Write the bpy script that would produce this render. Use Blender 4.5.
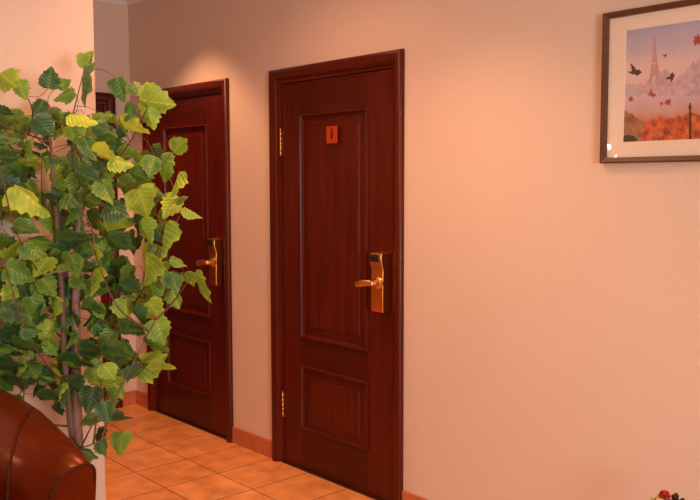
import bpy, bmesh, math, random
from mathutils import Vector, Matrix
random.seed(7)
C = bpy.context.scene.collection
for o in list(bpy.data.objects): bpy.data.objects.remove(o)

# ------------------------------------------------------------------ camera
CAM = Vector((0, -2.7233, 1.5228)); FPX = 835.07
_a, _t, _r = math.radians(42.135), math.radians(4.5772), math.radians(-0.1154)
_F = Vector((-math.cos(_a), math.sin(_a), 0)); _R = Vector((math.sin(_a), math.cos(_a), 0)); _U = Vector((0, 0, 1))
FW = _F*math.cos(_t) - _U*math.sin(_t); _U2 = _U*math.cos(_t) + _F*math.sin(_t)
RT = _R*math.cos(_r) + _U2*math.sin(_r); UP = _U2*math.cos(_r) - _R*math.sin(_r)
cd = bpy.data.cameras.new('camera'); cam = bpy.data.objects.new('camera', cd); C.objects.link(cam)
cd.sensor_width = 36; cd.lens = FPX/700*36; cd.clip_start = .05
cam.matrix_world = Matrix(((RT.x, UP.x, -FW.x, CAM.x), (RT.y, UP.y, -FW.y, CAM.y), (RT.z, UP.z, -FW.z, CAM.z), (0, 0, 0, 1)))
bpy.context.scene.camera = cam

# ------------------------------------------------------------------ light
sc = bpy.context.scene
sc.view_settings.view_transform = 'Standard'; sc.view_settings.look = 'None'
sc.view_settings.gamma = 1; sc.view_settings.use_curve_mapping = False
sc.view_settings.exposure = 0.0
w = bpy.data.worlds.new('sky'); sc.world = w; w.use_nodes = True
w.node_tree.nodes['Background'].inputs[0].default_value = (.55, .7, 1, 1)
w.node_tree.nodes['Background'].inputs[1].default_value = 1.5
WARM = (1.0, .66, .36)
def lamp(name, kind, loc, energy, color, **kw):
    d = bpy.data.lights.new(name, kind); d.energy = energy; d.color = color
    for k, v in kw.items(): setattr(d, k, v)
    o = bpy.data.objects.new(name, d); C.objects.link(o); o.location = loc
    return o
ZC = 2.78                                        # ceiling height
DOWNLIGHTS = [  # x, y, power, cone degrees, blend, colour
    (-4.27, -.50, 52, 97, .5, (1, .50, .24)),
    (-2.15, -.74, 46, 104, .75, (1, .50, .25)),
    (-2.95, -.80, 42, 150, 1, (1, .40, .23)),  # added wide fill: brightens the wall between the doors and the floor
    (-2.30, -1.45, 46, 140, 1, (1, .52, .25)),  # added wide fill for the main wall, an unseen source
    (-4.80, -.48, 30, 64, .3, (1, .44, .17)),
]
for (x, y, p, ang, bl, c) in DOWNLIGHTS:
    lamp('downlight_beam', 'SPOT', (x, y, ZC-.03), p, c, spot_size=math.radians(ang), spot_blend=bl, shadow_soft_size=.04)
SCONCE = Vector((-3.29, -2.88, 1.69))
lamp('sconce_glow', 'POINT', SCONCE + Vector((.01, .07, .09)), 9, (1, .64, .27), shadow_soft_size=.02)
FILL_PENDANT = Vector((-1.85, -2.25, 2.20))
lamp('pendant_fill_glow', 'POINT', FILL_PENDANT, 4.0, (1, .74, .48), shadow_soft_size=.12)  # unseen lamp added as general fill, mostly for the upper walls
day = lamp('window_daylight', 'AREA', (2.66, -2.4, 1.5), 134, (.94, 1.0, .98), shape='RECTANGLE', size=1.5, size_y=1.3)
day.rotation_euler = (0, math.radians(90), 0)

# ------------------------------------------------------------------ helpers
def at(px, py, depth):                            # point seen at a pixel, at a distance along the view axis
    return CAM + (FW + RT*((px-350)/FPX) - UP*((py-250)/FPX))*depth
def on_wall(px, py, y=0.0):
    r = FW + RT*((px-350)/FPX) - UP*((py-250)/FPX)
    return CAM + r*((y-CAM.y)/r.y)
def link(name, bm, mat, parent=None, smooth=False, loc=None, mats=None):
    me = bpy.data.meshes.new(name)
    bmesh.ops.recalc_face_normals(bm, faces=bm.faces) if not mats else None
    bm.to_mesh(me); bm.free()
    for m in (mats or [mat]): me.materials.append(m)
    if smooth:
        for p in me.polygons: p.use_smooth = True
    o = bpy.data.objects.new(name, me); C.objects.link(o)
    if parent: o.parent = parent
    if loc is not None: o.location = loc
    return o
def auto(o, ang=40):
    me = o.data
    for p in me.polygons: p.use_smooth = True
    try: me.set_sharp_from_angle(angle=math.radians(ang))
    except Exception: pass
    return o
def bevel(o, w=.004, seg=2):
    m = o.modifiers.new('bevel', 'BEVEL'); m.width = w; m.segments = seg; m.limit_method = 'ANGLE'; m.angle_limit = math.radians(40)
    return o
def subsurf(o, n=2):
    m = o.modifiers.new('subsurf', 'SUBSURF'); m.levels = n; m.render_levels = n
    for p in o.data.polygons: p.use_smooth = True
    return o
def empty(name, loc, rz=0):
    o = bpy.data.objects.new(name, None); C.objects.link(o); o.location = loc; o.rotation_euler = (0, 0, rz); o.empty_display_size = .1
    return o
def tag(o, label, cat, group=None, kind=None):
    o['label'] = label; o['category'] = cat
    if group: o['group'] = group
    if kind: o['kind'] = kind
    return o
def box(bm, a, b):
    v = [bm.verts.new((x, y, z)) for z in (a[2], b[2]) for y in (a[1], b[1]) for x in (a[0], b[0])]
    for f in ((0, 2, 3, 1), (4, 5, 7, 6), (0, 1, 5, 4), (2, 6, 7, 3), (0, 4, 6, 2), (1, 3, 7, 5)): bm.faces.new([v[i] for i in f])
    return v
def boxes(*L):
    bm = bmesh.new()
    for a, b in L: box(bm, a, b)
    return bm
def lathe(bm, prof, seg=24, origin=(0, 0, 0), axis='Z'):
    rings = []
    for r, z in prof:
        ring = []
        for i in range(seg):
            a = 2*math.pi*i/seg; p = (r*math.cos(a), r*math.sin(a), z)
            if axis == 'Y': p = (p[0], p[2], p[1])
            if axis == 'X': p = (p[2], p[0], p[1])
            ring.append(bm.verts.new(Vector(p)+Vector(origin)))
        rings.append(ring)
    for A, B in zip(rings, rings[1:]):
        for i in range(seg): bm.faces.new((A[i], A[(i+1) % seg], B[(i+1) % seg], B[i]))
    for ring in (rings[0], rings[-1]):
        try: bm.faces.new(ring)
        except Exception: pass
def tube(bm, pts, rads, seg=8, flat=1.0, twist=0.0):
    pts = [Vector(p) for p in pts]; rings = []
    ref = Vector((0, 0, 1)) if abs((pts[-1]-pts[0]).normalized().z) < .8 else Vector((1, 0, 0))
    for i, p in enumerate(pts):
        d = (pts[min(i+1, len(pts)-1)] - pts[max(i-1, 0)]).normalized()
        u = d.cross(ref).normalized(); v = u.cross(d)
        r = rads[i] if isinstance(rads, (list, tuple)) else rads
        rings.append([bm.verts.new(p + u*r*math.cos(twist*i+2*math.pi*k/seg) + v*r*flat*math.sin(twist*i+2*math.pi*k/seg)) for k in range(seg)])
    for A, B in zip(rings, rings[1:]):
        for k in range(seg): bm.faces.new((A[k], A[(k+1) % seg], B[(k+1) % seg], B[k]))
    bm.faces.new(rings[0][::-1]); bm.faces.new(rings[-1])
def smooth_path(P, n=6):                          # Catmull-Rom
    P = [Vector(p) for p in P]; Q = [P[0]*2-P[1]] + P + [P[-1]*2-P[-2]]; out = []
    for i in range(1, len(Q)-2):
        for k in range(n):
            t = k/n; a, b, c, d = Q[i-1:i+3]
            out.append(.5*((2*b) + (c-a)*t + (2*a-5*b+4*c-d)*t*t + (3*b-a-3*c+d)*t**3))
    out.append(P[-1]); return out
def lerp_list(R, n):
    out = []
    for i in range(n):
        t = i/(n-1)*(len(R)-1); k = min(int(t), len(R)-2); out.append(R[k]+(R[k+1]-R[k])*(t-k))
    return out
def extrude_poly(bm, pts, depth_vec):
    A = [bm.verts.new(p) for p in pts]; B = [bm.verts.new(Vector(p)+Vector(depth_vec)) for p in pts]
    bm.faces.new(A); bm.faces.new(B[::-1])
    for i in range(len(A)): bm.faces.new((A[i], A[(i+1) % len(A)], B[(i+1) % len(A)], B[i]))

# ------------------------------------------------------------------ materials
def mat(name, color=(.5, .5, .5), rough=.5, metal=0, **kw):
    m = bpy.data.materials.new(name); m.use_nodes = True
    b = m.node_tree.nodes['Principled BSDF']
    b.inputs['Base Color'].default_value = (*color, 1); b.inputs['Roughness'].default_value = rough; b.inputs['Metallic'].default_value = metal
    for k, v in kw.items(): b.inputs[k].default_value = v
    return m
def nodes(m):
    nt = m.node_tree; return nt, nt.nodes, nt.links, nt.nodes['Principled BSDF']
def noisy(name, c1, c2, scale=(1, 1, 1), nscale=8, rough=.5, bump=0.0, bscale=60, detail=5, lo=.35, hi=.65, metal=0, **kw):
    m = mat(name, c1, rough, metal, **kw); nt, N, L, b = nodes(m)
    tc = N.new('ShaderNodeTexCoord'); mp = N.new('ShaderNodeMapping'); mp.inputs['Scale'].default_value = scale
    L.new(tc.outputs['Object'], mp.inputs[0])
    n = N.new('ShaderNodeTexNoise'); n.inputs['Scale'].default_value = nscale; n.inputs['Detail'].default_value = detail
    L.new(mp.outputs[0], n.inputs['Vector'])
    r = N.new('ShaderNodeValToRGB'); r.color_ramp.elements[0].color = (*c1, 1); r.color_ramp.elements[1].color = (*c2, 1)
    r.color_ramp.elements[0].position = lo; r.color_ramp.elements[1].position = hi
    L.new(n.outputs['Fac'], r.inputs[0]); L.new(r.outputs[0], b.inputs['Base Color'])
    if bump:
        n2 = N.new('ShaderNodeTexNoise'); n2.inputs['Scale'].default_value = bscale; L.new(mp.outputs[0], n2.inputs['Vector'])
        bp = N.new('ShaderNodeBump'); bp.inputs['Strength'].default_value = bump; bp.inputs['Distance'].default_value = .004
        L.new(n2.outputs['Fac'], bp.inputs['Height']); L.new(bp.outputs[0], b.inputs['Normal'])
    return m
M_wall = noisy('wallpaper', (.755, .588, .484), (.77, .603, .497), (1, 1, 2.2), 60, .8, .12, 160)
M_ceil = mat('ceiling_paint', (.80, .76, .74), .8)
M_cornice = mat('white_cornice', (.80, .74, .74), .6)
M_wood = noisy('mahogany', (.068, .0050, .0009), (.125, .0100, .0016), (1, 1, .06), 42, .40, .05, 60, lo=.3, hi=.75)
M_wood2 = noisy('mahogany_casing', (.075, .0060, .0010), (.110, .0105, .0018), (1, 1, .12), 30, .36, .05, 60, lo=.3, hi=.75)
M_rail = noisy('mahogany_rail', (.055, .0042, .0008), (.090, .0075, .0013), (.06, 1, 1), 42, .40, .05, 60, lo=.3, hi=.75)
for m in (M_wood, M_wood2, M_rail): nodes(m)[3].inputs['Coat Weight'].default_value = .06; nodes(m)[3].inputs['Specular IOR Level'].default_value = .3
M_brass = mat('satin_brass', (.74, .33, .09), .32, 1)
M_gold = mat('polished_brass', (.86, .50, .17), .28, 1)
M_black = mat('black_plastic', (.012, .01, .01), .3)
M_sign = mat('orange_sign', (.50, .052, .005), .45)
M_signfig = mat('dark_red_figure', (.09, .008, .003), .5)
M_frame = noisy('brown_frame', (.095, .034, .014), (.125, .044, .018), (1, 1, 1), 30, .4)
M_mat = mat('cream_mat', (.86, .72, .60), .8)
M_leather = noisy('brown_leather', (.078, .0075, .0008), (.112, .0115, .0013), (1, 1, 1), 5, .25, .05, 120)
nodes(M_leather)[3].inputs['Specular IOR Level'].default_value = .32
nodes(M_leather)[3].inputs['Specular Tint'].default_value = (1, .42, .14, 1)
M_piping = mat('dark_leather_piping', (.055, .006, .001), .55, 0, **{'Specular IOR Level': .2})
M_darkwood = mat('dark_wood', (.03, .012, .006), .4)

def tile_mat(name, size, off, mortar=.0075):
    m = mat(name, (.6, .2, .07), .38); nt, N, L, b = nodes(m)
    tc = N.new('ShaderNodeTexCoord'); mp = N.new('ShaderNodeMapping'); mp.inputs['Location'].default_value = off
    L.new(tc.outputs['Object'], mp.inputs[0])
    br = N.new('ShaderNodeTexBrick'); br.offset = 0; br.squash = 1
    for k, v in (('Scale', 1), ('Mortar Size', mortar/2), ('Mortar Smooth', .3), ('Brick Width', size), ('Row Height', size), ('Bias', 0)): br.inputs[k].default_value = v
    br.inputs['Color1'].default_value = (.93, .40, .135, 1); br.inputs['Color2'].default_value = (.84, .335, .110, 1); br.inputs['Mortar'].default_value = (.30, .105, .045, 1)
    sx = N.new('ShaderNodeSeparateXYZ'); cx = N.new('ShaderNodeCombineXYZ'); mn = N.new('ShaderNodeMath'); mn.operation = 'MINIMUM'; mn.inputs[1].default_value = off[1]-.10
    L.new(mp.outputs[0], sx.inputs[0]); L.new(sx.outputs[0], cx.inputs[0]); L.new(sx.outputs[1], mn.inputs[0]); L.new(mn.outputs[0], cx.inputs[1])   # last row of tiles runs through to the wall
    L.new(cx.outputs[0], br.inputs['Vector'])
    n = N.new('ShaderNodeTexNoise'); n.inputs['Scale'].default_value = 9; n.inputs['Detail'].default_value = 7; L.new(tc.outputs['Object'], n.inputs['Vector'])
    r = N.new('ShaderNodeValToRGB'); r.color_ramp.elements[0].color = (.78, .74, .72, 1); r.color_ramp.elements[1].color = (1.15, 1.2, 1.25, 1)
    r.color_ramp.elements[0].position = .3; r.color_ramp.elements[1].position = .7; L.new(n.outputs['Fac'], r.inputs[0])
    mx = N.new('ShaderNodeMix'); mx.data_type = 'RGBA'; mx.blend_type = 'MULTIPLY'; mx.inputs[0].default_value = 1
    L.new(br.outputs['Color'], mx.inputs[6]); L.new(r.outputs[0], mx.inputs[7]); L.new(mx.outputs[2], b.inputs['Base Color'])
    bp = N.new('ShaderNodeBump'); bp.inputs['Strength'].default_value = .4; bp.inputs['Distance'].default_value = .003; bp.invert = True
    L.new(br.outputs['Fac'], bp.inputs['Height']); L.new(bp.outputs[0], b.inputs['Normal'])
    return m
M_floor = tile_mat('terracotta_tiles', .3125, (3.965+.3125, .362+.3125*40, 0))
M_base = noisy('terracotta_skirting', (.50, .150, .062), (.60, .19, .08), (1, 1, 1), 12, .45)
M_grout = mat('grout', (.62, .36, .22), .8)

# ------------------------------------------------------------------ structure
X1, X2, DW, DH = -3.634, -5.026, .990, 2.12     # door 1 and 2 left casing edges, outer width, outer height
XB = -5.2188                                       # far wall of the passage
XL, YE = -3.40, -1.105                             # left wall plane and its free end
XR, YF = 2.6, -5.2
def struct(name, bm, m, label, cat, **kw):
    o = link(name, bm, m, **kw); tag(o, label, cat, kind='structure'); return o
struct('floor', boxes(((XB-.12, YF-.12, -.08), (XR+.12, .12, 0))), M_floor, 'orange terracotta square tile floor', 'floor')
struct('ceiling', boxes(((XB-.12, YF-.12, ZC), (XR+.12, .12, ZC+.1))), M_ceil, 'plain pale ceiling above the cornice', 'ceiling')
ca = .055
o1 = [(X1+ca, X1+DW-ca), (X2+ca, X2+DW-ca)]; HO = DH-ca
struct('wall_back', boxes(((o1[0][1], 0, 0), (XR+.12, .12, ZC)), ((o1[1][1], 0, 0), (o1[0][0], .12, ZC)), ((XB-.12, 0, 0), (o1[1][0], .12, ZC)),
       ((o1[0][0], 0, HO), (o1[0][1], .12, ZC)), ((o1[1][0], 0, HO), (o1[1][1], .12, ZC))), M_wall, 'long peach wallpapered wall with two dark doors', 'wall')
D3W = .90; D3Y = -.113-D3W
struct('wall_far', boxes(((XB-.12, D3Y+D3W-ca, 0), (XB, 0, ZC)), ((XB-.12, YE-.12, 0), (XB, D3Y+ca, ZC)), ((XB-.12, D3Y+ca, HO), (XB, D3Y+D3W-ca, ZC))),
       M_wall, 'narrow end wall of the passage behind the plant', 'wall')
wl = struct('wall_left', boxes(((XL-.14, YF, 0), (XL, YE, ZC))), M_wall, 'pale wallpapered wall behind the leafy plant', 'wall')
bv = bevel(wl, .014, 4)
struct('wall_passage', boxes(((XB, YE-.12, 0), (XL-.14, YE, ZC))), M_wall, 'passage wall hidden behind the left wall', 'wall')
struct('wall_front', boxes(((XL-.14, YF-.12, 0), (XR+.12, YF, ZC))), M_wall, 'wall behind the viewer', 'wall')
WY0, WY1, WZ0, WZ1 = -3.2, -1.6, .85, 2.15
struct('wall_right', boxes(((XR, YF, 0), (XR+.12, WY0, ZC)), ((XR, WY1, 0), (XR+.12, 0, ZC)), ((XR, WY0, 0), (XR+.12, WY1, WZ0)), ((XR, WY0, WZ1), (XR+.12, WY1, ZC))),
       M_wall, 'wall with the window at the right end of the room', 'wall')
wn = empty('window_1', (XR+.02, (WY0+WY1)/2, WZ0)); tag(wn, 'white framed window in the right wall', 'window', kind='structure')
hw = (WY1-WY0)/2; hh = WZ1-WZ0
link('window_frame', boxes(((0, -hw, 0), (.05, -hw+.05, hh)), ((0, hw-.05, 0), (.05, hw, hh)), ((0, -hw, 0), (.05, hw, .05)), ((0, -hw, hh-.05), (.05, hw, hh)), ((0, -.025, 0), (.05, .025, hh))), M_cornice, wn)
# cornice: stepped cove along both visible walls
cp = [(0, 2.705), (.012, 2.705), (.016, 2.722), (.032, 2.735), (.055, 2.752), (.062, 2.765), (.075, 2.768), (.075, ZC), (0, ZC)]
bm = bmesh.new(); extrude_poly(bm, [(XB, -d, z) for d, z in cp], (XR-XB, 0, 0))
struct('trim_1', bm, M_cornice, 'white ceiling cornice along the wall with the doors', 'cornice')
bm = bmesh.new(); extrude_poly(bm, [(XB+d, YE, z) for d, z in cp], (0, -YE, 0))
struct('trim_2', bm, M_cornice, 'white ceiling cornice on the far passage wall', 'cornice')
# tiled skirting, split into tiles by fine joints
HB = .0975
def skirting(name, x0, x1, joints, label, along='x'):
    bm = bmesh.new(); xs = [x0] + sorted(joints) + [x1]
    for a, b in zip(xs, xs[1:]):
        g0 = .0015 if a != x0 else 0; g1 = .0015 if b != x1 else 0
        if along == 'x': box(bm, (a+g0, -.010, 0), (b-g1, 0, HB))
        else: box(bm, (XB, a+g0, 0), (XB+.010, b-g1, HB))
    if along == 'x': box(bm, (x0, -.008, 0), (x1, 0, HB-.001))
    n = len(bm.faces)
    return bevel(struct(name, bm, M_base, label, 'skirting'), .002, 2)
skirting('baseboard_middle', X2+DW, X1, [X2+DW+.06], 'terracotta tile skirting between the two dark doors')
skirting('baseboard_right', X1+DW, XR, [X1+DW+.2+.3125*i for i in range(16)], 'terracotta tile skirting right of the door with the orange sign')
skirting('baseboard_corner', XB+.010, X2, [], 'short terracotta tile skirting in the passage corner')
skirting('baseboard_far', D3Y+D3W, 0, [], 'terracotta tile skirting on the far passage wall', along='y')
bm = boxes(((XL, YF, 0), (XL+.010, YE-.014, HB)))
struct('baseboard_left', bm, M_base, 'terracotta tile skirting under the pale left wall', 'skirting')

# ------------------------------------------------------------------ doors
def panel_rings(bm, x0, z0, x1, z1, rings, y0):
    prev = None
    for ins, dy in rings:
        r = [bm.verts.new(p) for p in ((x0+ins, y0+dy, z0+ins), (x1-ins, y0+dy, z0+ins), (x1-ins, y0+dy, z1-ins), (x0+ins, y0+dy, z1-ins))]
        if prev:
            for i in range(4): bm.faces.new((prev[i], prev[(i+1) % 4], r[(i+1) % 4], r[i]))
        prev = r
    bm.faces.new(prev)
RINGS = [(0, 0), (.002, -.009), (.006, -.012), (.010, -.011), (.013, -.006), (.015, .008), (.022, .011), (.064, .0045), (.068, .000), (.074, .000)]
def make_door(name, loc, rz, W, label, hinges=True, lock=True, sign=False, mirror=False):
    root = empty(name, loc, rz); tag(root, label, 'door', kind='structure')
    CW = .074; H = DH
    # moulded casing with mitred corners: profile (offset from outer edge, projection)
    prof = [(0, 0), (0, -.014), (.005, -.023), (.014, -.027), (.030, -.027), (.042, -.023), (.054, -.012), (.060, -.002), (.068, .001), (CW, .004), (CW, .052), (CW+.014, .052), (CW+.014, .09)]
    bm = bmesh.new(); prev = None
    for d, y in prof:
        ring = [bm.verts.new(p) for p in ((d, y, 0), (d, y, H-d), (W-d, y, H-d), (W-d, y, 0))]
        if prev:
            for i in range(3): bm.faces.new((prev[i], prev[i+1], ring[i+1], ring[i]))
        prev = ring
    auto(link('casing', bm, M_wood2, root), 50)
    lx0, lx1, lz1, FY = CW+.003, W-CW-.003, H-CW-.004, .010
    px0, px1 = lx0+.153, lx1-.172
    pu, pl = (.711, 1.877), (.220, .567)
    sx = lx1-lx0
    L_ = [((lx0, FY, .008), (px0, FY+.04, lz1)), ((px1, FY, .008), (lx1, FY+.04, lz1)), ((px0, FY, .008), (px1, FY+.04, pl[0])),
          ((px0, FY, pl[1]), (px1, FY+.04, pu[0])), ((px0, FY, pu[1]), (px1, FY+.04, lz1)), ((px0, FY+.025, pl[0]), (px1, FY+.04, pl[1])), ((px0, FY+.025, pu[0]), (px1, FY+.04, pu[1]))]
    bm = bmesh.new()
    for k, (a, b) in enumerate(L_):
        n0 = len(bm.faces); box(bm, a, b); bm.faces.ensure_lookup_table()
        for f in bm.faces[n0:]: f.material_index = 1 if k in (2, 3, 4) else 0
    bmesh.ops.recalc_face_normals(bm, faces=bm.faces)
    link('door_leaf', bm, None, root, mats=[M_wood, M_rail])
    for nm, (a, b) in (('upper_panel', pu), ('lower_panel', pl)):
        bm = bmesh.new(); panel_rings(bm, px0, a, px1, b, RINGS, FY); auto(link(nm, bm, M_wood, root), 25)
    link('threshold', boxes(((CW, -.006, 0), (W-CW, .06, .008))), M_darkwood, root)
    if hinges:
        for z0, z1 in ((.255, .384), (1.668, 1.800)):
            bm = bmesh.new(); n = 5; hgt = (z1-z0)/n
            for k in range(n): lathe(bm, [(.0035, z0+k*hgt), (.0052, z0+k*hgt+.002), (.0052, z0+(k+1)*hgt-.004), (.003, z0+(k+1)*hgt-.001)], 10, (lx0-.001, FY-.010, 0))
            lathe(bm, [(.002, z1), (.005, z1+.003), (.003, z1+.010), (.001, z1+.012)], 10, (lx0-.001, FY-.010, 0))
            box(bm, (lx0-.002, FY-.001, z0), (lx0+.004, FY+.004, z1))
            o = auto(link('hinge', bm, M_gold, root)); o['label'] = 'polished brass hinge'
    if lock:
        cx = W-.131                              # lock centre line
        pr = [(FY, .918), (-.040, .922), (-.047, .935), (-.047, 1.085), (-.044, 1.110), (-.046, 1.128), (-.055, 1.150), (-.058, 1.185), (-.052, 1.200), (FY, 1.203)]
        bm = bmesh.new(); extrude_poly(bm, [(cx-.039, y, z) for y, z in pr], (.078, 0, 0))
        lk = bevel(auto(link('lock_body', bm, M_brass, root), 30), .005, 3); lk['label'] = 'satin brass electronic lock'
        bm = bmesh.new(); extrude_poly(bm, [(cx-.036, y, z) for y, z in ((-.0555, 1.160), (-.0600, 1.160), (-.0605, 1.182), (-.053, 1.1965), (-.049, 1.1965))], (.058, 0, 0))
        link('card_slot', bm, M_black, lk)
        bm = bmesh.new(); lathe(bm, [(.028, -.044), (.028, -.052), (.024, -.056), (.015, -.060), (.013, -.095), (.009, -.100)], 20, (cx+.012, 0, 1.062), 'Y')
        auto(link('lever_hub', bm, M_gold, lk), 40)
        bm = bmesh.new(); P = smooth_path([(cx+.018, -.094, 1.064), (cx-.02, -.097, 1.063), (cx-.055, -.096, 1.056), (cx-.085, -.090, 1.051), (cx-.103, -.083, 1.050)], 5)
        tube(bm, P, lerp_list([.011, .0125, .0135, .0135, .009], len(P)), 12, 1.25)
        auto(link('lever', bm, M_gold, lk), 50)
        lathe_b = bmesh.new(); lathe(lathe_b, [(.004, -.046), (.004, -.0485), (.001, -.049)], 10, (cx, 0, .945), 'Y'); link('screw', lathe_b, M_gold, lk)
    if sign:
        s = bevel(link('sign', boxes(((.4585, -.008, 1.719), (.5405, -.0045, 1.803))), M_sign, root), .001, 1); s['label'] = 'small square orange sign with a dark pictogram'
        bm = bmesh.new(); fx, fz = .500, 1.719
        for pts in ([(-.0035, .078), (.0035, .078), (.0075, .055), (.0105, .036), (.0075, .026), (-.0075, .026), (-.0105, .036), (-.0075, .055)],):
            extrude_poly(bm, [(fx+a, -.0085, fz+b) for a, b in pts], (0, .001, 0))
        box(bm, (fx-.006, -.0085, fz+.018), (fx-.001, -.0075, fz+.027)); box(bm, (fx+.001, -.0085, fz+.018), (fx+.006, -.0075, fz+.027))
        link('pictogram', bm, M_signfig, s)
    return root
make_door('door_1', (X1, 0, 0), 0, DW, 'dark mahogany panelled door with a small orange sign and brass hinges', sign=True)
make_door('door_2', (X2, 0, 0), 0, DW, 'dark mahogany panelled door half hidden by the plant, without a sign', hinges=False)
make_door('door_3', (XB, D3Y, 0), math.pi/2, D3W, 'dark door in the end wall, almost hidden behind the plant', hinges=False, lock=False)

# ------------------------------------------------------------------ picture
FX0, FX1, FZ0, FZ1 = -1.641, -.872, 1.592, 2.122
pic = empty('framed_picture', (FX0, 0, FZ0)); tag(pic, 'brown framed print of a tower, pigeons and red leaves on the wall', 'picture')
W, H = FX1-FX0, FZ1-FZ0
def ring_frame(o0, o1, y0, y1, y2):                 # bar between inset o0 and o1, front sloping y1 -> y2
    bm = bmesh.new(); prev = None
    for ins, y in ((o0, y0), (o0, y1), (o0+(o1-o0)*.25, y1-.002), (o1, y2), (o1, y0)):
        r = [bm.verts.new(p) for p in ((ins, y, ins), (W-ins, y, ins), (W-ins, y, H-ins), (ins, y, H-ins))]
        if prev:
            for i in range(4): bm.faces.new((prev[i], prev[(i+1) % 4], r[(i+1) % 4], r[i]))
        prev = r
    return bm
auto(link('frame', ring_frame(0, .020, -.001, -.024, -.020), M_frame, pic), 30)
link('backing', boxes(((.004, -.007, .004), (W-.004, -.001, H-.004))), M_darkwood, pic)
px0, px1, pz0, pz1 = .083, W-.083, .073, H-.068
bm = bmesh.new(); prev = None
for (a, b, c, d), y in (((.018, .018, W-.018, H-.018), -.0095), ((px0, pz0, px1, pz1), -.0095), ((px0+.002, pz0+.002, px1-.002, pz1-.002), -.0080)):
    r = [bm.verts.new(p) for p in ((a, y, b), (c, y, b), (c, y, d), (a, y, d))]
    if prev:
        for i in range(4): bm.faces.new((prev[i], prev[(i+1) % 4], r[(i+1) % 4], r[i]))
    prev = r
o = link('mat_board', bm, M_mat, pic); o['label'] = 'wide cream mat'
# the print: procedural winter park ground and sky, flat shapes on top
M_print = mat('print_scene', (.5, .4, .5), .55); nt, N, L, b = nodes(M_print)
tc = N.new('ShaderNodeTexCoord'); sp = N.new('ShaderNodeSeparateXYZ'); L.new(tc.outputs['Object'], sp.inputs[0])
nz = N.new('ShaderNodeTexNoise'); nz.inputs['Scale'].default_value = 22; nz.inputs['Detail'].default_value = 6; L.new(tc.outputs['Object'], nz.inputs['Vector'])
ad = N.new('ShaderNodeMath'); ad.operation = 'MULTIPLY_ADD'; ad.inputs[1].default_value = .07; L.new(nz.outputs['Fac'], ad.inputs[0]); L.new(sp.outputs['Z'], ad.inputs[2])
mr = N.new('ShaderNodeMapRange'); mr.inputs[1].default_value = pz0+.035; mr.inputs[2].default_value = pz1+.035; L.new(ad.outputs[0], mr.inputs[0])
cr = N.new('ShaderNodeValToRGB'); E_ = cr.color_ramp.elements
stops = [(0, (.22, .045, .010)), (.09, (.40, .070, .016)), (.17, (.58, .15, .06)), (.24, (.60, .30, .22)), (.31, (.62, .42, .43)), (.40, (.66, .48, .54)), (.47, (.66, .50, .55)), (.54, (.76, .56, .50)), (.66, (.76, .56, .52)), (.80, (.58, .47, .54)), (1, (.42, .39, .54))]
E_[0].position, E_[0].color = stops[0][0], (*stops[0][1], 1); E_[1].position, E_[1].color = stops[-1][0], (*stops[-1][1], 1)
for p, c in stops[1:-1]: e = E_.new(p); e.color = (*c, 1)
L.new(mr.outputs[0], cr.inputs[0]); L.new(cr.outputs[0], b.inputs['Base Color'])
PM = [M_print, mat('print_tower', (.58, .33, .33), .6), noisy('print_frost_tree', (.50, .33, .38), (.68, .48, .50), (1, 1, 1), 60, .6), mat('print_bird', (.10, .03, .022), .6), mat('print_leaf', (.42, .06, .03), .6), mat('print_orange', (.62, .11, .025), .6), mat('print_dark', (.05, .03, .015), .6), mat('print_mist', (.57, .45, .51), .6)]
bm = bmesh.new(); lay = [0]
def flat(pts, mi, pix=True):
    y = -.0082 if lay[0] == 0 else -.0083-.00002*lay[0]
    lay[0] += 1
    V = []
    for p in pts:
        if pix: q = on_wall(p[0], p[1], -.009); x, z = q.x-FX0, q.z-FZ0
        else: x, z = p
        V.append(bm.verts.new((min(max(x, px0+.001), px1-.001), y, min(max(z, pz0+.001), pz1-.001))))
    f = bm.faces.new(V); f.material_index = mi
    f.normal_update()
    if f.normal.y > 0: f.normal_flip()
flat([(px0, pz0), (px1, pz0), (px1, pz1), (px0, pz1)], 0, False)
# misty tree line behind the tower, tall frosted trees right
rnd = random.Random(3)
def skyline(x0, x1, base, tops, mi):
    pts = [(x0, base)] + [(x0+(x1-x0)*i/(len(tops)-1), t) for i, t in enumerate(tops)] + [(x1, base)]
    flat(pts, mi)
skyline(623.5, 640, 97, [86, 84, 83, 84, 83, 85, 84, 87], 7)
skyline(636, 700, 96, [92, 82, 86, 78, 84, 70, 72, 69, 74, 80, 76, 72, 78, 74, 80, 77], 2)
skyline(681, 720, 92, [88, 74, 68, 66, 61, 63, 57, 54, 50, 46, 44, 40, 44, 46], 2)
skyline(720, 820, 92, [70, 52, 40, 44, 60, 58, 70, 66, 74, 70, 76, 72, 80], 2)
flat([(653.6, 37), (655.6, 37), (656.2, 50), (658.0, 66), (660.5, 84), (657.5, 84), (655.5, 76), (653.5, 76), (651.5, 84), (648.5, 84), (651.0, 66), (653.0, 50)], 1)
flat([(651.6, 62.5), (657.8, 62.5), (658.0, 64), (651.4, 64)], 2); flat([(653.3, 36), (655.9, 36), (655.9, 39), (653.3, 39)], 1)
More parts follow.
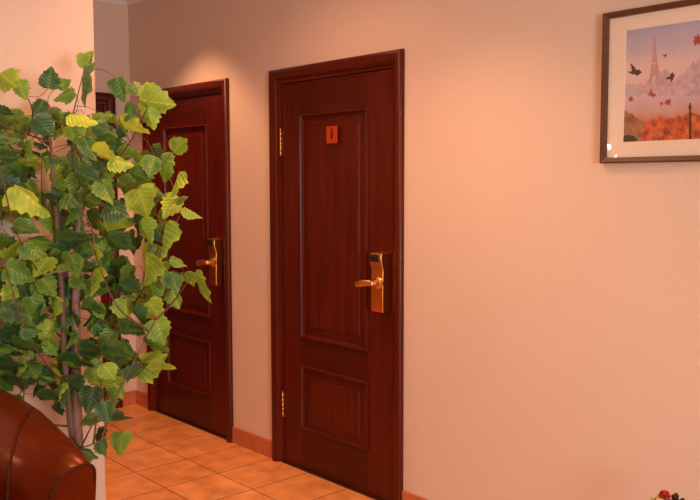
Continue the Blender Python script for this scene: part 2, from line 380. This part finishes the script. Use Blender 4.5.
# pigeons
def bird(cx, cy, s, a, mi=3):
    sh = [(-1.2, .35), (-.5, .15), (-.75, -.55), (-1.05, -1.1), (-.35, -.75), (.15, -.2), (.55, -.35), (.95, -.15), (1.1, .1), (.8, .3), (.55, .7), (.1, .55), (-.3, .6)]
    c, n = math.cos(a), math.sin(a)
    flat([(cx+s*(x*c-y*n), cy+s*(x*n+y*c)) for x, y in sh], mi)
bird(635, 71, 6.3, .2); bird(671, 77, 4.6, -1.2); bird(665, 55.5, 1.9, -.9); bird(652, 94, 4.0, .4, 4); bird(740, 60, 6, .3)
def mleaf(cx, cy, s, a, mi=4):
    pts = []
    RR = (1, .55, .8, .5, 1.1, .6, .75, .45, .9, .5, 1.0, .55, .7, .42)
    for k in range(14):
        r = s*RR[k]; t = a+k*math.pi/7; pts.append((cx+r*math.cos(t), cy+r*math.sin(t)))
    flat(pts, mi)
mleaf(697.5, 40, 6.5, .3); mleaf(668, 102, 4.4, .9); mleaf(661.5, 103.5, 2.4, .2); mleaf(631, 99, 3.6, .5); mleaf(690, 107, 3.2, .1); mleaf(770, 50, 7, .6)
# drift of autumn leaves in the foreground
PM.append(noisy('print_leaf_pile', (.30, .035, .012), (.74, .17, .045), (1, 1, 1), 45, .6)); PM.append(noisy('print_brown_lawn', (.22, .10, .045), (.46, .20, .09), (1, 1, 1), 30, .6))
skyline(622.5, 650, 143, [112, 110, 114, 113, 117, 118, 121, 122, 126, 130], 9)
skyline(641, 690, 143, [132, 124, 122, 119, 121, 118, 120, 119, 117, 119, 115, 117, 113, 112], 8)
skyline(690, 800, 143, [112, 116, 115, 118, 120, 117, 119, 121, 118, 122], 8)
for i in range(46):
    x = rnd.uniform(645, 745); y = rnd.uniform(118, 140); mleaf(x, y, rnd.uniform(1.6, 3.6), rnd.uniform(0, 3), rnd.choice([4, 5, 5, 5]))
flat([(622.5, 136), (627, 134.5), (634, 136), (638, 140), (636, 142), (622.5, 143)], 6)
flat([(689.5, 103), (691, 103), (691.5, 141), (689, 141)], 6)
o = link('print', bm, None, pic, mats=PM)
# glass pane: clear with a mirror reflection that grows at grazing angles
M_pane = bpy.data.materials.new('picture_glass'); M_pane.use_nodes = True; nt = M_pane.node_tree; N, L = nt.nodes, nt.links; N.clear()
out = N.new('ShaderNodeOutputMaterial'); mx = N.new('ShaderNodeMixShader'); tr = N.new('ShaderNodeBsdfTransparent'); gl = N.new('ShaderNodeBsdfGlossy')
gl.inputs['Roughness'].default_value = .0
fr = N.new('ShaderNodeMath'); fr.operation = 'MULTIPLY_ADD'; fr.inputs[1].default_value = .96; fr.inputs[2].default_value = .04
lw = N.new('ShaderNodeLayerWeight'); pw = N.new('ShaderNodeMath'); pw.operation = 'POWER'; pw.inputs[1].default_value = 5; L.new(lw.outputs['Facing'], pw.inputs[0]); L.new(pw.outputs[0], fr.inputs[0])
L.new(fr.outputs[0], mx.inputs[0]); L.new(tr.outputs[0], mx.inputs[1]); L.new(gl.outputs[0], mx.inputs[2]); L.new(mx.outputs[0], out.inputs[0])
bm = bmesh.new(); v = [bm.verts.new(p) for p in ((.018, -.0125, .018), (W-.018, -.0125, .018), (W-.018, -.0125, H-.018), (.018, -.0125, H-.018))]; bm.faces.new(v)
link('glass', bm, M_pane, pic)

# ------------------------------------------------------------------ wall lamp on the left wall (seen only as a glint in the glass)
M_shade = bpy.data.materials.new('lit_shade'); M_shade.use_nodes = True
b = M_shade.node_tree.nodes['Principled BSDF']; b.inputs['Base Color'].default_value = (.9, .8, .6, 1)
b.inputs['Emission Color'].default_value = (1, .80, .42, 1); b.inputs['Emission Strength'].default_value = 22
sco = empty('wall_sconce', (XL, SCONCE.y, SCONCE.z)); tag(sco, 'brass wall lamp with two lit glass shades on the left wall', 'lamp')
bm = bmesh.new(); lathe(bm, [(.05, 0), (.05, .010), (.03, .018), (.010, .024)], 20, (0, 0, -.05), 'X'); auto(link('back_plate', bm, M_gold, sco))
for s in (-1, 1):
    bm = bmesh.new(); P = smooth_path([(.02, 0, -.05), (.07, s*.03, -.08), (.10, s*.07, -.06), (.10, s*.07, (s+1)*.04-.015)], 5); tube(bm, P, .006, 8); auto(link('arm', bm, M_gold, sco))
    bm = bmesh.new(); lathe(bm, [(.008, -.016), (.016, -.010), (.019, .004), (.013, .020), (.004, .045)], 18, (.10, s*.07, (s+1)*.04)); auto(link('lamp_shade', bm, M_shade, sco))
M_lens = bpy.data.materials.new('lit_lens'); M_lens.use_nodes = True
b = M_lens.node_tree.nodes['Principled BSDF']; b.inputs['Emission Color'].default_value = (1, .75, .45, 1); b.inputs['Emission Strength'].default_value = 8
for i, (x, y, p, a, bl, _c) in enumerate(DOWNLIGHTS):
    t = empty('ceiling_downlight', (x, y, ZC))
    tag(t, ['recessed ceiling spot above the half hidden door', 'recessed ceiling spot nearest the framed picture on the left', 'added fill spot in the ceiling in front of the door with the orange sign', 'added fill spot in the ceiling above the armchair', 'recessed ceiling spot deepest in the passage'][i], 'ceiling light', 'recessed ceiling spots')
    bm = bmesh.new(); lathe(bm, [(.032, 0), (.032, -.006), (.040, -.010), (.050, -.006), (.052, 0)], 24); auto(link('trim_ring', bm, M_gold, t))
    bm = bmesh.new(); lathe(bm, [(.031, -.001), (.031, -.003)], 24); link('lens', bm, M_lens, t)

M_globe = bpy.data.materials.new('lit_bulb'); M_globe.use_nodes = True
b = M_globe.node_tree.nodes['Principled BSDF']; b.inputs['Base Color'].default_value = (.9, .85, .75, 1)
b.inputs['Emission Color'].default_value = (1, .75, .45, 1); b.inputs['Emission Strength'].default_value = 4
pen = empty('added_fill_pendant', (FILL_PENDANT.x, FILL_PENDANT.y, ZC)); tag(pen, 'added fill pendant with a flat brass plate above its bare glowing bulbs', 'lamp')  # made-up fixture around the added fill light
dz = FILL_PENDANT.z-ZC
bm = bmesh.new(); lathe(bm, [(.06, 0), (.055, -.02), (.01, -.03)], 20); auto(link('canopy', bm, M_gold, pen))
bm = bmesh.new(); lathe(bm, [(.003, -.03), (.003, dz+.17)], 8); link('cord', bm, M_black, pen)
bm = bmesh.new(); lathe(bm, [(.06, dz+.16), (.065, dz+.17), (.01, dz+.19)], 28); auto(link('top_plate', bm, M_gold, pen))
bm = bmesh.new(); lathe(bm, [(.020, dz+.16), (.020, dz+.150), (.004, dz+.14)], 16); link('bulb', bm, M_globe, pen)

# ------------------------------------------------------------------ armchair
chair = empty('armchair', (-2.70, -2.15, 0)); tag(chair, 'glossy brown leather club armchair with thick rounded arms in front of the plant', 'armchair')
CX, CY = chair.location.x, chair.location.y
def arm(side):                                    # side +1: far arm (towards the doors)
    #        x      outer  inner  top   r_out  r_in  bulge
    S = [(-2.300, .484, .345, .702, .030, .100, .00),
         (-2.325, .486, .318, .716, .034, .115, .01),
         (-2.40, .487, .272, .742, .040, .135, .02),
         (-2.52, .487, .248, .768, .045, .150, .03),
         (-2.66, .487, .240, .797, .050, .160, .03),
         (-2.80, .487, .245, .808, .055, .160, .02),
         (-2.95, .487, .260, .812, .060, .150, .01),
         (-3.10, .480, .290, .805, .070, .130, .00)]
    bm = bmesh.new(); prev = None; firstring = None
    for x, yo, yi, zt, ro, ri, bl in S:
        pts = [(yo, .10), (yo, .30), (yo, zt-ro-.08), (yo, zt-ro)]
        for k in range(1, 5): a = k/4*math.pi/2; pts.append((yo-ro+ro*math.cos(a), zt-ro+ro*math.sin(a)))
        for k in range(0, 7): a = k/6*math.pi/2; pts.append((yi+ri-ri*math.sin(a), zt-ri+ri*math.cos(a)))
        pts += [(yi-bl*.6, zt-ri-.07), (yi-bl, .46), (yi-bl*.5, .34), (yi, .22), (yi, .10)]
        ring = [bm.verts.new((x-CX, side*y, z)) for y, z in pts]
        if prev:
            for i in range(len(ring)-1): bm.faces.new((prev[i], prev[i+1], ring[i+1], ring[i]))
            bm.faces.new((prev[-1], prev[0], ring[0], ring[-1]))
        else: firstring = [v.co.copy() for v in ring]
        prev = ring
    bm.faces.new(prev)
    o = auto(link('arm', bm, M_leather, chair), 60)
    bm = bmesh.new(); bm.faces.new([bm.verts.new(p + Vector((.003, 0, 0))) for p in firstring])
    f0 = bm.faces[:] ; r = bmesh.ops.inset_region(bm, faces=f0, thickness=.012, depth=.004)
    link('front_panel', bm, M_leather, o)
    bm = bmesh.new(); tube(bm, [p+Vector((.004, 0, 0)) for p in firstring[1:-1]], .0045, 8); auto(link('piping', bm, M_piping, o), 70)
    bm = bmesh.new(); tube(bm, smooth_path([(x-CX, side*y, z) for x, y, z in ((-2.70, .470, .778), (-2.66, .440, .795), (-2.605, .399, .786), (-2.548, .357, .768), (-2.489, .319, .737), (-2.443, .287, .689), (-2.413, .270, .624), (-2.405, .261, .54), (-2.40, .255, .44), (-2.40, .262, .30))], 4), .0048, 6); auto(link('seam', bm, M_piping, o), 70)
for s in (1, -1): arm(s)
def cushion(name, a, b, rnd_, m, n=3, puff=.03):
    bm = bmesh.new(); bmesh.ops.create_cube(bm, size=2)
    bmesh.ops.subdivide_edges(bm, edges=bm.edges[:], cuts=5, use_grid_fill=True)
    c = (Vector(a)+Vector(b))/2; h = (Vector(b)-Vector(a))/2
    for v in bm.verts:
        p = v.co.copy(); q = Vector([h[i]*p[i] for i in range(3)])
        inner = Vector([max(min(q[i], h[i]-rnd_), -(h[i]-rnd_)) for i in range(3)]); d = q-inner
        if d.length > 1e-6: q = inner + d.normalized()*rnd_*min(1, d.length/rnd_)
        q.x += math.copysign(puff, p.x)*(1-p.y**2)*(1-p.z**2)*abs(p.x)**3
        v.co = c+q
    return subsurf(link(name, bm, m, chair), 1)
cushion('backrest', (-3.14-CX, -.44, .30), (-2.80-CX, .44, .835), .11, M_leather)
cushion('seat_cushion', (-2.86-CX, -.26, .27), (-2.28-CX, .26, .47), .07, M_leather)
bevel(link('base', boxes(((-3.10-CX, -.47, .08), (-2.31-CX, .47, .28))), M_leather, chair), .015, 3)
for sx_ in (-3.05, -2.36):
    for sy in (-.42, .42):
        bm = bmesh.new(); lathe(bm, [(.020, 0), (.030, .10)], 12, (sx_-CX, sy, 0)); link('leg', bm, M_darkwood, chair)

# ------------------------------------------------------------------ potted tree
tree = empty('potted_tree', (-3.06, -1.385, 0)); tag(tree, 'tall artificial tree with broad green and yellow leaves beside the pale wall', 'plant')
T0 = tree.location
M_pot = noisy('glazed_pot', (.10, .04, .02), (.14, .06, .03), (1, 1, 1), 10, .3)
M_soil = noisy('soil', (.03, .018, .01), (.06, .035, .02), (1, 1, 1), 60, .95, .8, 80)
bm = bmesh.new(); lathe(bm, [(.075, 0), (.085, .01), (.100, .165), (.107, .172), (.107, .195), (.094, .195), (.090, .15)], 28); auto(link('pot', bm, M_pot, tree))
bm = bmesh.new(); lathe(bm, [(.093, .14), (.090, .163), (.05, .172), (.01, .175)], 24); auto(link('soil', bm, M_soil, tree))
M_bark = noisy('pink_bark', (.30, .155, .125), (.38, .20, .16), (1, 1, .3), 30, .7, .4, 50)
M_bark2 = noisy('grey_bark', (.075, .060, .062), (.14, .10, .095), (1, 1, .3), 30, .7, .4, 50)
M_bark3 = noisy('brown_bark', (.17, .085, .065), (.24, .12, .09), (1, 1, .3), 30, .7, .4, 50)
M_twig = mat('twig', (.13, .05, .028), .7)
root3 = [T0.x, T0.y, .245]
stems = []
def stem(pts, d, rads, m):
    P = [at(x, y, d) for x, y in pts]; P = [Vector((root3[0]+(P[-1].x-T0.x)*.3, root3[1]+(P[-1].y-T0.y)*.3, .165))] + P[::-1]
    P = smooth_path(P, 6); bm = bmesh.new(); tube(bm, [p-T0 for p in P], lerp_list(rads[::-1], len(P)), 10)
    auto(link('trunk', bm, m, tree), 70); stems.append(P)
stem([(66, 60+55), (76, 150), (85, 182), (79, 225), (76, 300), (76, 360), (77, 420), (78, 450)], 3.20, [.004, .007, .012, .015, .018, .019, .021, .022], M_bark)
stem([(48, 105), (51, 150), (55, 200), (58, 235), (62, 300), (65, 360), (70, 420), (74, 450)], 3.17, [.003, .007, .0085, .010, .011, .012, .014, .015], M_bark3)
stem([(58, 200), (64, 260), (68, 310), (69, 360), (72, 420), (76, 450)], 3.235, [.006, .011, .015, .0165, .018, .018], M_bark2)

# leaves: x, y, length in photo pixels, direction of the tip (degrees, 90 = down), colour 0 dark .. 1 yellow, width
LV = [(90,60,24,-68,.55,.35),(8,80,30,35,.75,1),(22,91,20,70,.6,1),(50,77,22,-75,.15,.9),(64,84,15,-20,.55,.8),(79,86,44,95,.25,.35),(63,95,22,160,.3,.8),(38,107,18,120,.12,1),
(12,118,32,25,.32,.9),(25,128,17,60,.4,1),(45,128,26,50,.1,1),(55,115,22,20,.35,.9),(67,121,18,60,.35,1),(84,118,29,12,.97,.55),(103,114,20,0,.35,.6),(102,128,20,20,.1,.9),
(8,138,24,10,.18,.5),(10,158,24,5,.15,.5),(73,135,17,80,.6,.9),(121,91,25,80,.25,.8),(135,89,18,60,.35,.9),(128,113,20,120,.2,.9),(157,103,36,12,.72,.85),(151,119,23,75,.66,1),
(133,130,30,35,.9,.45),(180,145,22,-35,.6,.9),(58,157,20,0,.12,.55),(85,160,32,30,.12,.7),(90,149,26,60,.2,.6),(104,156,26,25,.97,.6),(29,167,34,-8,.8,.35),(12,188,28,0,.1,.8),
(34,200,44,38,.85,.35),(62,180,28,95,.75,.5),(63,203,20,100,.25,.8),(88,178,28,30,.15,.9),(104,189,26,75,.4,.7),(95,203,18,30,.3,.8),(20,211,42,5,.4,.6),(122,162,24,10,.85,.7),
(152,166,24,95,.3,.85),(167,160,20,30,.4,.95),(164,174,20,100,.55,.8),(139,176,24,30,.3,.8),(107,193,28,65,.5,.6),(117,211,28,20,.08,.8),(145,205,36,75,.8,.85),(152,188,24,20,.35,.7),
(174,186,30,110,.8,.4),(171,208,26,120,.97,.9),(194,212,22,28,.6,.25),(182,198,14,-10,.4,.6),(27,231,27,20,.3,.8),(10,246,26,0,.4,.5),(42,240,30,0,.5,.4),(74,241,32,8,.18,.65),
(33,250,26,30,.3,.6),(19,251,30,-35,.75,.3),(22,274,32,30,.42,.9),(41,267,26,130,.78,.9),(60,262,22,110,.6,.9),(74,267,24,80,.38,.95),(67,285,36,10,.08,.65),(94,255,24,85,.75,.6),
(91,282,30,95,.85,.6),(29,289,32,15,.12,.8),(50,288,24,60,.5,.9),(5,284,22,60,.05,.8),(10,297,24,90,.85,.5),(122,229,30,-8,.65,.3),(121,246,30,35,.18,.8),(146,233,26,60,.6,.8),
(163,242,40,92,.62,.5),(146,270,40,102,.78,.75),(119,277,34,20,.18,.8),(130,291,28,40,.12,.9),(179,263,18,30,.4,.5),(174,282,24,62,.22,.8),(189,281,20,70,.55,.85),(199,290,34,70,.72,.32),
(153,295,26,85,.55,.9),(176,299,22,60,.5,.7),(4,308,24,110,.85,.7),(16,312,28,20,.08,.75),(35,310,28,80,.5,.95),(53,310,24,95,.8,.6),(49,334,28,92,.87,.75),(32,330,20,10,.1,.6),
(12,343,28,15,.08,.7),(29,349,42,5,.4,.5),(13,366,32,10,.1,.55),(32,371,26,40,.4,.8),(94,310,25,20,.22,.7),(105,331,22,40,.15,.9),(92,351,26,15,.12,.8),(78,365,36,8,.15,.45),
(56,377,16,90,.9,.7),(99,373,25,25,.6,.9),(18,384,30,10,.12,.6),(126,312,26,82,.7,.5),(139,318,22,60,.08,.8),(134,303,24,30,.6,.7),(156,312,28,60,.78,.9),(161,333,28,70,.6,.85),
(108,335,20,20,.28,.9),(134,332,30,10,.18,.6),(160,345,24,40,.5,.9),(152,361,38,-20,.7,.8),(163,370,27,5,.7,.4),(117,355,32,10,.18,.7),(109,372,22,40,.6,.8),(139,372,28,-40,.12,.4),
(58,389,24,92,.87,.45),(75,388,28,60,.1,.9),(90,401,27,100,.1,.95),(104,385,23,25,.7,.75),(109,399,21,80,.5,.8),(119,390,22,70,.6,.7),(107,413,22,80,.15,.7),(50,398,24,15,.08,.7),
(57,412,16,70,.05,.9),(95,418,24,5,.35,.3),(115,423,34,8,.15,.4),(98,441,26,95,.12,.6),(104,449,20,80,.22,.6),(121,445,25,100,.55,.9),(90,453,20,20,.18,.4),(66,398,22,100,.1,.6)]
right_edge = [(100, 125), (150, 160), (200, 165), (260, 165), (320, 155), (370, 140), (400, 105), (440, 95)]
rl = random.Random(11)
def edge(y):
    for (a, b), (c, d) in zip(right_edge, right_edge[1:]):
        if y <= c: return b+(d-b)*(y-a)/(c-a)
    return 95
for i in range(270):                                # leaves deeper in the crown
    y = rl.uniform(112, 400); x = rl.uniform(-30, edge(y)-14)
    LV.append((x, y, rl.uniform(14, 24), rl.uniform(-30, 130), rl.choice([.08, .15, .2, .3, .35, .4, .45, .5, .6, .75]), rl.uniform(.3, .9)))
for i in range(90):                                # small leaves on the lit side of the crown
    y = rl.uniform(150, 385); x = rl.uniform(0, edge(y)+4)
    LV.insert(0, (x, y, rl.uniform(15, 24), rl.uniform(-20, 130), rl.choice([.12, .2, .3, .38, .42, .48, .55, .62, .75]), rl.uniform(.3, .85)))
for i in range(40):                                # the crown's side beyond the picture's edge
    LV.append((rl.uniform(-110, -8), rl.uniform(80, 410), rl.uniform(20, 32), rl.uniform(0, 180), rl.uniform(.05, .9), rl.uniform(.4, .95)))
half = [(0, 0), (-.06, .16), (.01, .34), (.12, .42), (.18, .39), (.31, .48), (.37, .40), (.51, .41), (.56, .31), (.70, .29), (.74, .18), (.88, .11), (1, 0)]
fol = bmesh.new(); tint = fol.verts.layers.float.new('tint'); LT = fol.verts.layers.float.new('along'); LW = fol.verts.layers.float.new('across'); bases = []
nl = len(LV)
for i, (x, y, ln, ang, tn, wd) in enumerate(LV):
    first = i < nl-310
    lo, hi = (-.34, .02) if first else (-.05, .16)
    if i < 90: lo, hi = -.14, .06
    d = 3.2+rl.uniform(lo, hi)
    if x > 110: d += .10
    if y > 330 and x < 95: d = max(d, 3.15)
    c = at(x, y, d)
    lim = XL+.05+ln/FPX*d*.4
    if c.x < lim and c.y < YE+.05:                     # keep clear of the wall
        r = (c-CAM); c = CAM + r*((lim-CAM.x)/r.x); d = (c-CAM).dot(FW)
    s = ln/FPX*d*1.03
    a = math.radians(ang)
    tip = (RT*math.cos(a) - UP*math.sin(a)); nrm = -FW
    side = tip.cross(nrm)
    roll = math.acos(min(1, max(.25, wd)))*rl.choice([-1, 1])*.9; pitch = rl.uniform(-.6, .6)
    tip2 = (tip*math.cos(pitch) + nrm*math.sin(pitch)).normalized(); n2 = (nrm*math.cos(pitch) - tip*math.sin(pitch)).normalized()
    side2 = (side*math.cos(roll) + n2*math.sin(roll)).normalized(); n3 = (n2*math.cos(roll) - side*math.sin(roll)).normalized()
    fold = rl.uniform(.1, .6); curl = rl.uniform(-.1, .55); wav = rl.uniform(0, 6.28)
    base = c - tip2*s*.5
    wmul = rl.uniform(.9, 1.08)
    def P(t, w, jit=0):
        zz = -abs(w)*fold - curl*t*t*.5 + .05*math.sin(wav+t*9+w*7)*(abs(w) > .1)
        return base + tip2*(t*s) + side2*(w*s*wmul) + n3*(zz*s) - T0
    mid = [fol.verts.new(P(t, 0)) for t in (0, .2, .4, .6, .8, 1)]
    for sg in (1, -1):
        wj = [rl.uniform(.92, 1.1) for _ in half]
        E2 = [mid[0]] + [fol.verts.new(P(t, sg*wv*wj[k])) for k, (t, wv) in enumerate(half[1:-1])] + [mid[-1]]
        # inner row halfway
        IN = [fol.verts.new(P(t, sg*wv)) for t, wv in ((.12, .2), (.3, .24), (.5, .21), (.7, .13))]
        F = [(mid[0], E2[1], IN[0]), (E2[1], E2[2], IN[0]), (E2[2], E2[3], IN[0]), (E2[3], E2[4], IN[0]), (E2[4], IN[1], IN[0]), (E2[4], E2[5], IN[1]), (E2[5], E2[6], IN[1]), (E2[6], IN[2], IN[1]),
             (E2[6], E2[7], IN[2]), (E2[7], E2[8], IN[2]), (E2[8], IN[3], IN[2]), (E2[8], E2[9], IN[3]), (E2[9], E2[10], IN[3]), (E2[10], E2[11], IN[3]), (E2[11], mid[5], IN[3]),
             (mid[5], mid[4], IN[3]), (mid[4], mid[3], IN[3]), (mid[3], IN[2], IN[3]), (mid[3], mid[2], IN[2]), (mid[2], IN[1], IN[2]), (mid[2], mid[1], IN[1]), (mid[1], IN[0], IN[1]), (mid[1], mid[0], IN[0])]
        for f in F:
            try: fol.faces.new(f)
            except Exception: pass
        for v, (t, wv) in zip(E2[1:-1], half[1:-1]): v[LT] = t; v[LW] = wv
        for v, (t, wv) in zip(IN, ((.12, .2), (.3, .24), (.5, .21), (.7, .13))): v[LT] = t; v[LW] = wv
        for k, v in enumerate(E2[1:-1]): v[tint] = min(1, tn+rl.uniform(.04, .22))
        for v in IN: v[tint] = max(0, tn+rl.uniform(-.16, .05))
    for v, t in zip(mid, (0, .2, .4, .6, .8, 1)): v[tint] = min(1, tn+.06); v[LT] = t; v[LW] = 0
    bases.append((base, tip2))
M_leaf = mat('leaf', (.1, .2, .03), .42); nt, N, L, b = nodes(M_leaf)
at_ = N.new('ShaderNodeAttribute'); at_.attribute_name = 'tint'
tcn = N.new('ShaderNodeTexCoord'); nzn = N.new('ShaderNodeTexNoise'); nzn.inputs['Scale'].default_value = 38; nzn.inputs['Detail'].default_value = 4; L.new(tcn.outputs['Object'], nzn.inputs['Vector'])
mad = N.new('ShaderNodeMath'); mad.operation = 'MULTIPLY_ADD'; mad.inputs[1].default_value = .30; L.new(nzn.outputs['Fac'], mad.inputs[0]); L.new(at_.outputs['Fac'], mad.inputs[2])
sb = N.new('ShaderNodeMath'); sb.operation = 'SUBTRACT'; sb.inputs[1].default_value = .15; L.new(mad.outputs[0], sb.inputs[0])
cr = N.new('ShaderNodeValToRGB'); E_ = cr.color_ramp.elements
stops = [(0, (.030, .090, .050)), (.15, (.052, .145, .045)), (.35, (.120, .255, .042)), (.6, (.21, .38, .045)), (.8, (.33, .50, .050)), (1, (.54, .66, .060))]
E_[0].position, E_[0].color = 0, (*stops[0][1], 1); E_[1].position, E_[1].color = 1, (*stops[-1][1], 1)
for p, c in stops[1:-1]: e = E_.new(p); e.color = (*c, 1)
aw = N.new('ShaderNodeAttribute'); aw.attribute_name = 'across'; al = N.new('ShaderNodeAttribute'); al.attribute_name = 'along'
def M2(op, a, b_=None, c=None):
    n = N.new('ShaderNodeMath'); n.operation = op
    for i, v in enumerate((a, b_, c)):
        if v is None: continue
        if isinstance(v, (int, float)): n.inputs[i].default_value = v
        else: L.new(v, n.inputs[i])
    return n.outputs[0]
ph = M2('MULTIPLY', M2('MULTIPLY_ADD', aw.outputs['Fac'], -.75, al.outputs['Fac']), 6.5)
side_v = M2('LESS_THAN', M2('ABSOLUTE', M2('SUBTRACT', M2('FRACT', ph), .5)), .07)
mid_v = M2('LESS_THAN', aw.outputs['Fac'], .022)
vein = M2('MAXIMUM', mid_v, M2('MULTIPLY', side_v, .55))
rows = M2('PINGPONG', ph, .5)
fin = M2('ADD', M2('MULTIPLY_ADD', vein, .17, sb.outputs[0]), M2('MULTIPLY_ADD', rows, -.22, .05))
bpl = N.new('ShaderNodeBump'); bpl.inputs['Strength'].default_value = .5; bpl.inputs['Distance'].default_value = .006
L.new(rows, bpl.inputs['Height']); L.new(bpl.outputs[0], b.inputs['Normal'])
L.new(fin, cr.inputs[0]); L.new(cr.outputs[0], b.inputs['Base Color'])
tl = N.new('ShaderNodeBsdfTranslucent'); L.new(cr.outputs[0], tl.inputs[0]); mxs = N.new('ShaderNodeMixShader'); mxs.inputs[0].default_value = .25
L.new(b.outputs[0], mxs.inputs[1]); L.new(tl.outputs[0], mxs.inputs[2]); L.new(mxs.outputs[0], N['Material Output'].inputs[0])
fo = link('foliage', fol, M_leaf, tree, smooth=True); fo['label'] = 'broad toothed leaves from dark green to yellow'

# branches: farthest-point tips joined to the stems, each leaf stalk joined to its nearest branch
tips = [bases[0][0]]
while len(tips) < 44:
    tips.append(max((b[0] for b in bases), key=lambda p: min((p-q).length for q in tips)))
nodes_ = [p for P in stems for p in P[8:]]
for t in tips:
    tgt = Vector((t.x, t.y, t.z-.22)); s0 = min(nodes_, key=lambda p: (p-tgt).length)
    m1 = s0.lerp(t, .45) + Vector((0, 0, -.03+rl.uniform(-.03, .05))) + Vector((rl.uniform(-.03, .03), rl.uniform(-.03, .03), 0))
    P = smooth_path([s0, m1, t], 6); bm = bmesh.new(); tube(bm, [p-T0 for p in P], lerp_list([.0045, .003, .0015], len(P)), 6)
    auto(link('branch', bm, M_twig, tree), 80); nodes_ = nodes_ + P[3:]
bm = bmesh.new()
for bse, td in bases:
    s0 = min(nodes_, key=lambda p: (p-bse).length+.3*max(0, (p-bse).dot(td)))
    if (s0-bse).length < .004: continue
    m1 = s0.lerp(bse, .6) - td*min(.02, (s0-bse).length*.3)
    P = smooth_path([s0, m1, bse], 3); tube(bm, [p-T0 for p in P], .0011, 4)
o = link('leaf_stalks', bm, M_twig, tree); o['kind'] = 'stuff'

# ------------------------------------------------------------------ dried flowers at the foot of the right wall
VX, VY = -1.245, -.20
M_vase = noisy('vase_glaze', (.08, .05, .04), (.12, .08, .06), (1, 1, 1), 8, .3)
vs = empty('vase', (VX, VY, 0)); tag(vs, 'dark floor vase holding the flowers below the framed picture', 'vase')
bm = bmesh.new(); lathe(bm, [(.050, 0), (.075, .04), (.085, .12), (.070, .22), (.042, .28), (.045, .31), (.052, .32), (.046, .32), (.038, .29), (.036, .26)], 28); auto(link('body', bm, M_vase, vs))
M_stem = mat('flower_stem', (.06, .09, .03), .6)
def flower(name, px, py, dy, label, cat, build):
    top = on_wall(px, py, VY+dy); t = empty(name, top); tag(t, label, cat, 'dried flowers in the vase')
    b0 = Vector((VX+(top.x-VX)*.3, VY+dy*.3, .27)) - top
    bm = bmesh.new(); P = smooth_path([b0, b0*.5+Vector((0, 0, .01)), (0, 0, -.006)], 5); tube(bm, P, .0022, 6); link('stem', bm, M_stem, t)
    build(t)
def rose(c1):
    m = mat('petal', c1, .6)
    def f(t):
        bm = bmesh.new()
        for ring, (n, r, z, tilt) in enumerate(((3, .006, .012, .25), (5, .012, .008, .5), (6, .019, .002, .85))):
            for k in range(n):
                a = 2*math.pi*k/n+ring*.5; u = Vector((math.cos(a), math.sin(a), 0)); s = Vector((-u.y, u.x, 0)); d = (u*math.sin(tilt)+Vector((0, 0, 1))*math.cos(tilt))
                G = [[bm.verts.new(u*r*.4 + Vector((0, 0, z-.012)) + d*(.016*j/3) + s*(w_*(.006+.010*math.sin(math.pi*(j+.6)/4.2))) - u*(w_*w_*.004)) for w_ in (-1, -.5, 0, .5, 1)] for j in range(4)]
                for j in range(3):
                    for q in range(4): bm.faces.new((G[j][q], G[j][q+1], G[j+1][q+1], G[j+1][q]))
        link('petals', bm, m, t, smooth=True)
        bm = bmesh.new(); lathe(bm, [(.001, -.012), (.006, -.008), (.008, .0)], 10); link('calyx', bm, M_stem, t, smooth=True)
    return f
def seed(c):
    m = mat('seed_head', c, .7)
    def f(t):
        bm = bmesh.new(); bmesh.ops.create_icosphere(bm, subdivisions=2, radius=.011)
        for v in bm.verts: v.co *= 1+.25*math.sin(40*v.co.x/.01+31*v.co.z/.01); v.co.z *= 1.2
        link('head', bm, m, t, smooth=True)
    return f
def leafy(c):
    m = mat('flower_leaf', c, .6)
    def f(t):
        bm = bmesh.new()
        for k in range(5):
            a = k*1.3; u = Vector((math.cos(a), math.sin(a), .5)).normalized(); s = u.cross(Vector((0, 0, 1))).normalized(); o0 = Vector((0, 0, -.012*k))
            V = [bm.verts.new(o0+p) for p in (Vector(), u*.012+s*.007, u*.03, u*.012-s*.007)]; bm.faces.new(V)
        link('leaves', bm, m, t)
    return f
flower('rose', 664.5, 495.5, -.01, 'small red rose standing highest in the vase below the picture', 'flower', rose((.62, .05, .02)))
flower('lilac_flower', 668, 504, -.06, 'greyish lilac flower just under the red rose', 'flower', rose((.22, .12, .16)))
flower('seed_head', 675.5, 497, .01, 'dark brown seed head right beside the red rose', 'flower', seed((.03, .012, .008)))
flower('seed_head', 682, 502, 0, 'dark brown seed head lowest and farthest right in the vase', 'flower', seed((.035, .014, .01)))
flower('leaf_sprig', 655, 496, .035, 'yellow green leaf sprig left of the red rose', 'flower', leafy((.45, .35, .05)))
